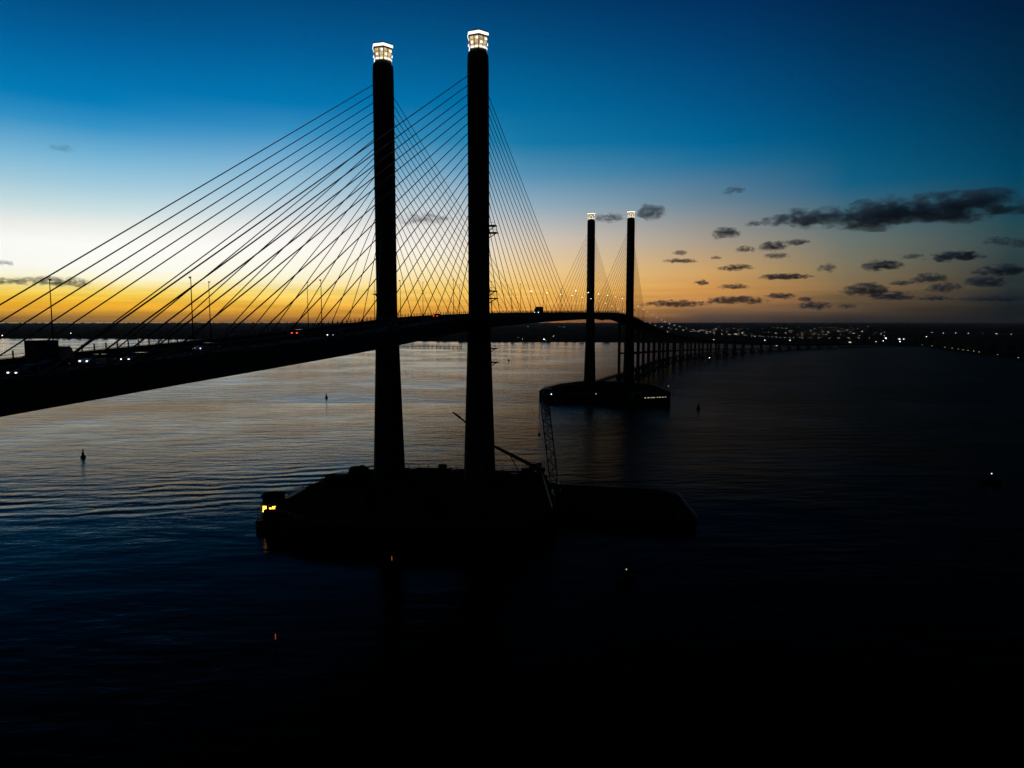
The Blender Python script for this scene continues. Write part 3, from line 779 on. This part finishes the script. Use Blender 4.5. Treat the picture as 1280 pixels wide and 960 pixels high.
RF.build(MB().prism([(q0.x, q0.y), (q1.x, q1.y), (q1.x + wn.x * 5, q1.y + wn.y * 5), (q0.x + wn.x * 5, q0.y + wn.y * 5)], -1.5, 7.2), 'wall', M['wet_wall'], fw)
k = MB()
for j in range(14):
    p = q0.lerp(q1, (j + .5) / 14); k.tube((p.x - wn.x * .3, p.y - wn.y * .3, -1.5), (p.x - wn.x * .3, p.y - wn.y * .3, 8.6 if j % 3 == 0 else 7.5), .3, n=7)
RF.build(k, 'fender_pile', M['timber'], fw)
e0, e1 = q0.lerp(q1, .22) - wn * 1.6, q0.lerp(q1, .84) - wn * 1.6
ws = thing('lit_walkway', 'row of small warm lights along the walkway on the far fender wall', 'walkway', ((e0.x + e1.x) / 2, (e0.y + e1.y) / 2, 0)); RW = Rel(ws.location)
k = MB(); k.loft([[tuple(p + wn * .7 + Vector((0, 0, 3.9))), tuple(p - wn * .7 + Vector((0, 0, 3.9))), tuple(p - wn * .7 + Vector((0, 0, 4.1))), tuple(p + wn * .7 + Vector((0, 0, 4.1)))] for p in (e0, e1)])
RW.build(k, 'walkway_deck', M['timber'], ws)
k = MB()
for j in range(8):
    p = e0.lerp(e1, j / 7) - wn * .65; k.tube((p.x, p.y, 4.1), (p.x, p.y, 5.2), .06, n=4)
a_, b_ = e0 - wn * .65, e1 - wn * .65
k.tube((a_.x, a_.y, 5.2), (b_.x, b_.y, 5.2), .05, n=4); RW.build(k, 'handrail', M['steel'], ws)
for f, wid in ((.06, 1.0), (.2, 1.5), (.33, .7), (.44, 1.6), (.6, .8), (.72, 1.3), (.86, 1.1), (.97, .6)):
    p = e0.lerp(e1, f) - wn * .2; RW.build(MB().box((p.x, p.y, 4.6), (wid, .25, .42), math.atan2(wd_.y, wd_.x)), 'lamp', LAMP['strip'], ws)
pm = Vector((q1.x - wd_.x + wn.x, q1.y - wd_.y + wn.y, 7.2)); mt = thing('marker_mast', 'short mast with a small lamp on the right end of the far platform', 'mast', pm)
MB().tube((0, 0, 0), (0, 0, 3.8), .14, .1).build('pole', M['steel'], mt); MB().box((0, 0, 3.95), (.5, .5, .3)).build('lamp', LAMP['strip'], mt)
pm = on_plane(745, 493, 6.0); mt = thing('floodlight', 'single small floodlight between the far pylons near the water', 'floodlight', (pm.x, pm.y, 5))
MB().tube((0, 0, 0), (0, 0, 1.2), .08).build('pole', M['steel'], mt); MB().box((0, -.1, 1.4), (.7, .25, .45)).build('lamp', LAMP['strip'], mt)

# ------------------------------------------------------------------ buoys and boats
def buoy(px, py, label, sc=1.0, lamp=None):
    p = on_plane(px, py); r = thing('navigation_buoy', label, 'buoy', p, 0, 'buoys floating on the river')
    MB().lathe([(.3 * sc, -.5), (1.2 * sc, -.2), (1.25 * sc, .35), (.9 * sc, .6)], n=14).build('float', M['green'], r)
    MB().lathe([(.75 * sc, .62), (.35 * sc, 2.2), (.3 * sc, 2.3)], n=8).build('tower', M['green'], r)
    MB().lathe([(.05, 2.32), (.34 * sc, 2.4), (.34 * sc, 2.9), (.06, 3.2)], n=10).build('lantern', lamp or M['glass'], r)
buoy(104, 571.5, 'dark buoy on the grey water at the left of the picture', .75, M['white'])
buoy(408, 497.5, 'small dark buoy far out on the water left of the near pylons', .9)
buoy(873, 511, 'small dark buoy right of the far pylon platform', 1.0)
buoy(636, 451, 'tiny far buoy on the water just right of the near right pylon', 1.2)
buoy(490, 714, 'buoy with a faint red lamp on the black water below the near left pylon', .2, LAMP['redlamp'])
buoy(345, 817, 'buoy with a tiny red lamp low on the black water nearest the camera', .14, LAMP['redlamp'])
def boat(px, py, label, rz, lampmat, h=2.6, sc=1.0):
    p = on_plane(px, py); r = thing('small_boat', label, 'boat', p, rz, 'small boats on the dark water')
    sec = []
    for y, wd, z0 in ((-3.2, 1.0, -.2), (-1, 1.2, -.25), (1.4, 1.0, -.2), (2.7, .55, 0), (3.5, .06, .35)):
        sec.append([(-wd * sc, y * sc, .85), (-wd * .7 * sc, y * sc, z0), (wd * .7 * sc, y * sc, z0), (wd * sc, y * sc, .85)])
    MB().loft(sec).build('hull', M['pole_black'], r)
    MB().box((0, -.6 * sc, 1.4), (1.3 * sc, 1.8 * sc, 1.1)).build('cabin', M['pole_black'], r)
    MB().tube((0, -.4, 1.9), (0, -.4, h), .04, n=5).build('mast', M['steel'], r)
    MB().lathe([(.05, 0), (.13, .06), (.13, .24), (.05, .3)], (0, -.4, h), 8).build('lamp', lampmat, r)
boat(1237, 603, 'small boat with one white lamp alone on the black water at right', .9, LAMP['signal'], 2.8)
boat(781, 729, 'small boat with one warm lamp on the black water below the work barge', 2.2, LAMP['strip'], 2.6, .7)

# ------------------------------------------------------------------ lights of the far banks
def town_lamp(mat, px, py, label, group, h=10.0, sz=1.0, proto={}):
    sz *= .78; p = on_plane(px, py, h); loc = (p.x, p.y, 1.2)
    key = (mat, h, sz)
    if key in proto: return copy_thing(proto[key], loc, 0, label, group)
    r = thing('street_lamp', label, 'street lamp', loc, 0, group)
    MB().tube((0, 0, 0), (0, 0, h - 1.3), .1, .07, 5).build('pole', M['pole_black'], r)
    MB().lathe([(.2 * sz, 0), (.75 * sz, .35 * sz), (.75 * sz, .8 * sz), (.2 * sz, 1.1 * sz)], (0, 0, h - 1.7), 6).build('lamp_head', LAMP[mat], r)
    proto[key] = r; return r
G1 = 'street lamps of the far bank town'
for k in range(150):
    t = random.random() ** .8; px = 818 + t * 290; py = 408.2 + random.random() ** 1.3 * (8 + 4 * t)
    mt_ = random.choice(('cool', 'warm', 'warm', 'amber', 'warm'))
    colr = {'cool': 'white', 'warm': 'warm white', 'amber': 'amber'}[mt_]
    town_lamp(mt_, px, py, 'tiny ' + colr + ' lamp among the scattered lights of the dark far bank', 'scattered ' + colr + ' lamps of the far bank', 10.0, random.choice((.35, .45, .6, .9)))
special = [(895, 411, 'cool', 1.6, 'bright white lamp in the town above the middle of the viaduct'), (892, 424.5, 'cool', 1.0, 'white lamp close above the viaduct piers'),
 (956, 425.3, 'cool', 1.0, 'white lamp above the middle of the viaduct, over the water edge'), (987.5, 425.6, 'cool', 1.3, 'bright white lamp where the viaduct nears the bank'),
 (1107.5, 423, 'cool', 1.9, 'brightest white lamp of the far bank near the end of the viaduct'), (1104, 426, 'cool', .8, 'small white lamp directly under the brightest lamp of the bank'),
 (1125, 427, 'cool', 1.2, 'white lamp left of the red-lit shed'), (1095, 427, 'warm', .8, 'small warm lamp left of the brightest lamp of the bank'),
 (1158, 420.5, 'cool', 1.2, 'white lamp just right of the red-lit shed'), (1165, 415.5, 'cool', .9, 'white lamp above and right of the red-lit shed'),
 (1078, 414, 'cool', 1.2, 'white lamp above the end of the viaduct lamp row'), (1066, 416.5, 'cool', .9, 'small white lamp left of the lamp above the viaduct end'),
 (648, 422, 'warm', .7, 'warm lamp on the far shore just right of the near right pylon'), (653, 423.6, 'warm', .6, 'small warm lamp low on the shore beside the near right pylon'),
 (680, 424, 'cool', 1.3, 'bright white lamp on the far shore under the bridge span'), (692, 420, 'warm', .8, 'warm lamp on the shore right of the bright one under the span'),
 (660, 408.5, 'cool', .9, 'small lamp right under the bridge girder beside the near right pylon'), (700, 409, 'cool', .8, 'left lamp of the two right under the middle of the span'), (704.5, 409, 'cool', .8, 'right lamp of the two right under the middle of the span'),
 (3, 419.3, 'cool', 1.6, 'lamp on the far bank at the very left edge'), (36, 418, 'warm', 1.0, 'warm lamp on the far bank near the left edge'), (88.5, 416.6, 'cool', 1.4, 'lamp on the far bank right of the leftmost lamp post')]
for px, py, m_, sz, lab in special: town_lamp(m_, px, py, lab, None, 9.0, sz)
for i, px in enumerate((1179, 1194.5, 1210.5, 1228, 1245.5, 1264)):
    town_lamp('cool', px, 416.2 + i * .25, nth(i + 1) + ' white lamp from the left in the evenly spaced row on the right bank', 'evenly spaced road lamps on the right bank', 11.0, 1.0 if i < 5 else .7)
for i, px in enumerate((1153, 1165, 1181, 1190, 1198, 1204, 1210, 1217, 1224, 1247, 1273)):
    sp_ = [q for q in shore_px if q[0] >= px]; i1 = shore_px.index(sp_[0]); a, b_ = shore_px[i1 - 1], shore_px[i1]
    py = a[1] + (b_[1] - a[1]) * (px - a[0]) / (b_[0] - a[0])
    town_lamp('dim', px, py - 2.6, nth(i + 1) + ' dim lamp from the left along the right bank water edge', 'dim lamps along the right bank water edge', 4.2, .7)
town_lamp('cool', 887, 446.8, 'small white lamp on the service trestle beside the viaduct piers', None, 8.0, .45)
town_lamp('cool', 971, 432, 'small white lamp among the far viaduct piers', None, 6.5, .5)

# warehouses by the water
def shed(px, py, wid, hgt, label, lit):
    p = on_plane(px, py, 1.5); r = thing('waterfront_shed', label, 'shed', (p.x, p.y, 1.3), -math.atan2(p.x, p.y), 'sheds on the far waterfront')
    MB().box((0, 6, hgt / 2), (wid, 12, hgt)).build('wall', M['wall'], r)
    MB().loft([[(x, -.4, hgt + .03), (x, 12.4, hgt + .03), (x, 6, hgt + 2.6)] for x in (-wid / 2 - .5, wid / 2 + .5)]).build('roof', M['roofing'], r)
    n = max(2, int(wid / 7))
    for i in range(n):
        x = -wid / 2 + (i + .5) * wid / n
        f = MB().box((x, -.06, hgt * .55), (wid / n * .66, .14, hgt * .3)).build('window', M['darksteel'], r)
        MB().box((x, -.16, hgt * .55), (wid / n * .58, .08, hgt * .24)).build('pane', LAMP[lit[i % len(lit)]] if lit[i % len(lit)] else M['glass'], f)
shed(1129, 425.3, 26, 6, 'long shed with white lit windows at the right end of the viaduct', ('signal', 'signal', None))
shed(1143.5, 427.3, 24, 7, 'waterfront shed with a red lit facade', ('sign', 'signal', 'sign'))
shed(683, 426.6, 22, 6, 'dark shed beside the bright lamp under the bridge span', (None, 'dim'))
shed(1060, 429.5, 30, 6, 'dark low shed on the shore below the viaduct end', (None, None, 'dim'))
# jetty far behind, low over the water between the near pylons
j0, j1 = on_plane(500, 433.4, 1.5), on_plane(577, 434.2, 1.5)
jt = thing('timber_jetty', 'low jetty on piles over the far water between the near pylons', 'jetty', (j0.x, j0.y, 0)); RJ = Rel((j0.x, j0.y, 0))
k = MB(); k.loft([[(p.x, p.y - 3, 1.6), (p.x, p.y + 3, 1.6), (p.x, p.y + 3, 2.2), (p.x, p.y - 3, 2.2)] for p in (j0, j1)]); RJ.build(k, 'jetty_deck', M['timber'], jt)
for j in range(16):
    p = j0.lerp(j1, j / 15); RJ.build(MB().tube((p.x, p.y - 2, -1), (p.x, p.y - 2, 4.6 if j % 3 else 6.5), .45, n=6), 'pile', M['timber'], jt)
k = MB()
for z in (3.4, 4.6): k.tube((j0.x, j0.y - 2, z), (j1.x, j1.y - 2, z), .25, n=4)
RJ.build(k, 'railing', M['timber'], jt)

# ------------------------------------------------------------------ clouds (each a volume of its own, kilometres away)
def cloud(px0, px1, py0, py1, label, dens=1.0, dist=11000.0, seed=0.0, rag=1.0):
    cx, cy = (px0 + px1) / 2, (py0 + py1) / 2
    d = view_dir(cx, cy); k = dist / d.y; c = Vector((d.x * k, d.y * k, H + d.z * k))
    a = (px1 - px0) / 2 * dist / FPX * 1.12; hgt = (py1 - py0) / 2 * dist / FPX * 1.25; b_ = min(a, max(hgt * 1.6, a * .35))
    bm = bmesh.new(); bmesh.ops.create_icosphere(bm, subdivisions=4, radius=1.0)
    ra = a / hgt
    for v in bm.verts:
        n = mnoise.noise(Vector((v.co.x * ra * .55 + seed, v.co.y * 2, v.co.z * 1.4)))
        q = v.co * (.96 + .16 * n)
        if q.z < 0: q.z *= .72
        v.co = q
    me = bpy.data.meshes.new('cloud'); bm.to_mesh(me); bm.free()
    for f in me.polygons: f.use_smooth = True
    m = bpy.data.materials.new('cloud_vapour'); m.use_nodes = True; t = m.node_tree; t.nodes.clear()
    n_, l_ = t.nodes.new, t.links.new
    def mt(op, x, y=None, cl=False):
        n = n_('ShaderNodeMath'); n.operation = op; n.use_clamp = cl
        for i, q in enumerate((x, y)):
            if q is None: continue
            if isinstance(q, (int, float)): n.inputs[i].default_value = q
            else: l_(q, n.inputs[i])
        return n.outputs[0]
    tcn = n_('ShaderNodeTexCoord'); mp = n_('ShaderNodeMapping'); l_(tcn.outputs['Object'], mp.inputs[0])
    mp.inputs['Scale'].default_value = (ra * .52, max(1, b_ / hgt * .55), 1.0); mp.inputs['Location'].default_value = (seed, seed * 1.7, 0)
    nz = n_('ShaderNodeTexNoise'); nz.inputs['Scale'].default_value = 2.5; nz.inputs['Detail'].default_value = 8; nz.inputs['Roughness'].default_value = .64; nz.inputs['Distortion'].default_value = .25
    l_(mp.outputs[0], nz.inputs['Vector'])
    wz = n_('ShaderNodeTexNoise'); wz.inputs['Scale'].default_value = 1.1; wz.inputs['Detail'].default_value = 3
    l_(mp.outputs[0], wz.inputs['Vector'])
    wo_ = n_('ShaderNodeVectorMath'); wo_.operation = 'SUBTRACT'; l_(wz.outputs['Color'], wo_.inputs[0]); wo_.inputs[1].default_value = (.5, .5, .5)
    ws_ = n_('ShaderNodeVectorMath'); ws_.operation = 'MULTIPLY'; l_(wo_.outputs[0], ws_.inputs[0]); ws_.inputs[1].default_value = (1.0, .6, 1.7)
    wa_ = n_('ShaderNodeVectorMath'); wa_.operation = 'ADD'; l_(tcn.outputs['Object'], wa_.inputs[0]); l_(ws_.outputs[0], wa_.inputs[1])
    sx = n_('ShaderNodeSeparateXYZ'); l_(wa_.outputs[0], sx.inputs[0])
    zneg = mt('MULTIPLY', mt('MINIMUM', sx.outputs[2], 0.0), 1.9); zp = mt('MAXIMUM', sx.outputs[2], 0.0)
    zz = mt('ADD', zneg, zp)
    r2 = mt('ADD', mt('ADD', mt('POWER', mt('ABSOLUTE', sx.outputs[0]), 2.4), mt('MULTIPLY', sx.outputs[1], sx.outputs[1])), mt('MULTIPLY', zz, zz))
    core = mt('SUBTRACT', 1.0, r2)
    val = mt('ADD', mt('MULTIPLY', core, .62), mt('MULTIPLY', mt('SUBTRACT', nz.outputs['Fac'], .5), 4.3 * rag))
    val = mt('MULTIPLY', mt('SUBTRACT', val, .2), 2.0, True)
    val = mt('MULTIPLY', val, mt('MULTIPLY', core, 2.5, True), True)
    den = mt('MULTIPLY', val, 3.2 * dens / max(b_, 1))
    pv = n_('ShaderNodeVolumePrincipled'); pv.inputs['Color'].default_value = (.76, .86, .98, 1); pv.inputs['Anisotropy'].default_value = .2
    l_(den, pv.inputs['Density'])
    u = n_('ShaderNodeOutputMaterial'); l_(pv.outputs[0], u.inputs['Volume'])
    m.cycles.volume_step_rate = .18
    me.materials.append(m)
    o = bpy.data.objects.new('cloud', me); COL.objects.link(o); o.location = c; o.scale = (a, b_, hgt); o.rotation_euler = (0, 0, -math.atan2(c.x, c.y))
    tag(o, label, 'cloud', 'dusk clouds over the horizon')
CL = [
 (1003,1296,245,290,'largest dark cloud, a long thick bank high at the right',1.35,.9), (958,1034,263,290,'ragged left tail of the largest cloud bank',.8,1.0),
 (793,833,256,277,'grey puff just right of the far right lantern',.55,1.0), (738,786,267,280,'thin grey wisp between the two far lanterns',.4,1.0),
 (888,925,285,301,'small grey cloud alone below the sky left of the largest bank',.75,1.0), (932,955,276,284,'tiny wisp left of the tail of the largest bank',.4,1.0),
 (919,945,308,317,'thin flat cloud left of the ragged pair under the largest bank',.6,1.0), (949,985,302,316,'upper cloud of the ragged pair under the largest bank',.85,1.0),
 (954,988,316,325,'lower fainter cloud of the ragged pair under the largest bank',.5,1.0), (980,1012,299,308,'small puff right of the ragged pair',.6,1.0),
 (829,872,323,330,'thin flat cloud right of the far right pylon with a wisp above it',.8,.8), (840,860,313,320,'tiny wisp above the thin flat cloud beside the far right pylon',.5,1.0),
 (887,902,320,325,'tiny flat fleck midway between the far pylon and the ragged pair',.45,1.0), (896,943,331,340,'narrow double-humped cloud above the orange band',.8,.9),
 (867,888,350,358,'small oval cloud low in the orange band nearest the far pylon',.8,.8), (899,936,355,363,'flat cloud in the orange band right of the small oval one',.7,1.0),
 (948,1014,342,352,'long smooth lens-shaped cloud in the orange sky',1.1,.6), (1020,1045,329,343,'faint wisp right of the lens-shaped cloud',.4,1.0),
 (1080,1127,325,341,'dense oval cloud under the left part of the largest bank',1.1,.7), (1127,1154,317,325,'thin pale streak right of the dense oval cloud',.4,1.0),
 (1160,1227,314,330,'wedge-shaped dark cloud under the right part of the largest bank',1.1,.8), (1112,1142,351,358,'left small flat cloud of the pair below the wedge-shaped one',.7,.9),
 (1140,1184,342,357,'right larger cloud of the pair below the wedge-shaped one',.8,.9), (1053,1112,354,374,'tall lumpy cloud low over the end of the viaduct',1.0,.9),
 (1090,1143,364,379,'right lower half of the lumpy cloud group over the viaduct end',.9,1.0), (1158,1202,354,367,'ragged low cloud above the red-lit shed',.6,1.0),
 (1221,1290,331,349,'dark cloud at the right edge below the largest bank',1.1,.8), (1208,1257,345,362,'cloud tucked under the dark right-edge cloud',.9,.9),
 (1200,1290,369,379,'long low dim streak at the right edge near the horizon',.7,.9), (1147,1188,369,378,'low flat dim cloud over the evenly spaced road lamps',.6,.9),
 (996,1039,377,389,'low ragged cloud close to the horizon over the viaduct',.7,1.0), (1047,1070,380,387,'tiny low cloud right of the low ragged one',.45,1.0),
 (957,994,366,375,'lumpy cloud at the right end of the low orange cloud row',.8,1.0), (878,960,370,383,'long lumpy cloud in the low row over the viaduct piers',.9,.9),
 (802,884,375,386,'long low cloud starting right behind the far right pylon',.9,.9), (998,1016,371,378,'small oval cloud just right of the low orange row',.7,.8),
 (1232,1262,296,309,'faint wisp at the right under the largest bank',.45,1.0), (1258,1290,298,311,'faint wisp touching the right edge under the largest bank',.45,1.0),
 (28,112,346,361,'grey cloud in the yellow sky behind the leftmost lamp post',.6,1.0), (-30,30,346,358,'grey cloud cut by the left edge in the yellow sky',.5,1.0),
 (-6,17,325,334,'tiny fleck high at the left edge of the yellow sky',.3,1.0), (498,565,266,285,'faint thin cloud behind the cables between the near pylons',.28,1.0),
 (903,932,234,244,'very faint wisp alone in the blue sky left of the largest bank',.28,1.0), (62,93,180,191,'very faint pale wisp alone in the blue at upper left',.1,1.0),
]
for i, (x0, x1, y0, y1, lab, dn, rg) in enumerate(CL):
    cloud(x0, x1, y0, y1, lab, dn, 9500 + (i * 37 % 11) * 380, 3.1 + i * 7.3, rg)

# ------------------------------------------------------------------ evening haze over the river and banks
hz = MB(); hz.box((0, 9500, 70.0), (43000, 23500, 143.0))
hm = bpy.data.materials.new('evening_haze'); hm.use_nodes = True; t = hm.node_tree; t.nodes.clear()
pv = t.nodes.new('ShaderNodeVolumePrincipled'); pv.inputs['Color'].default_value = (.85, .85, .88, 1); pv.inputs['Density'].default_value = 2.2e-5; pv.inputs['Anisotropy'].default_value = .3
u = t.nodes.new('ShaderNodeOutputMaterial'); t.links.new(pv.outputs[0], u.inputs['Volume'])
tag(hz.build('haze', hm), kind='stuff')
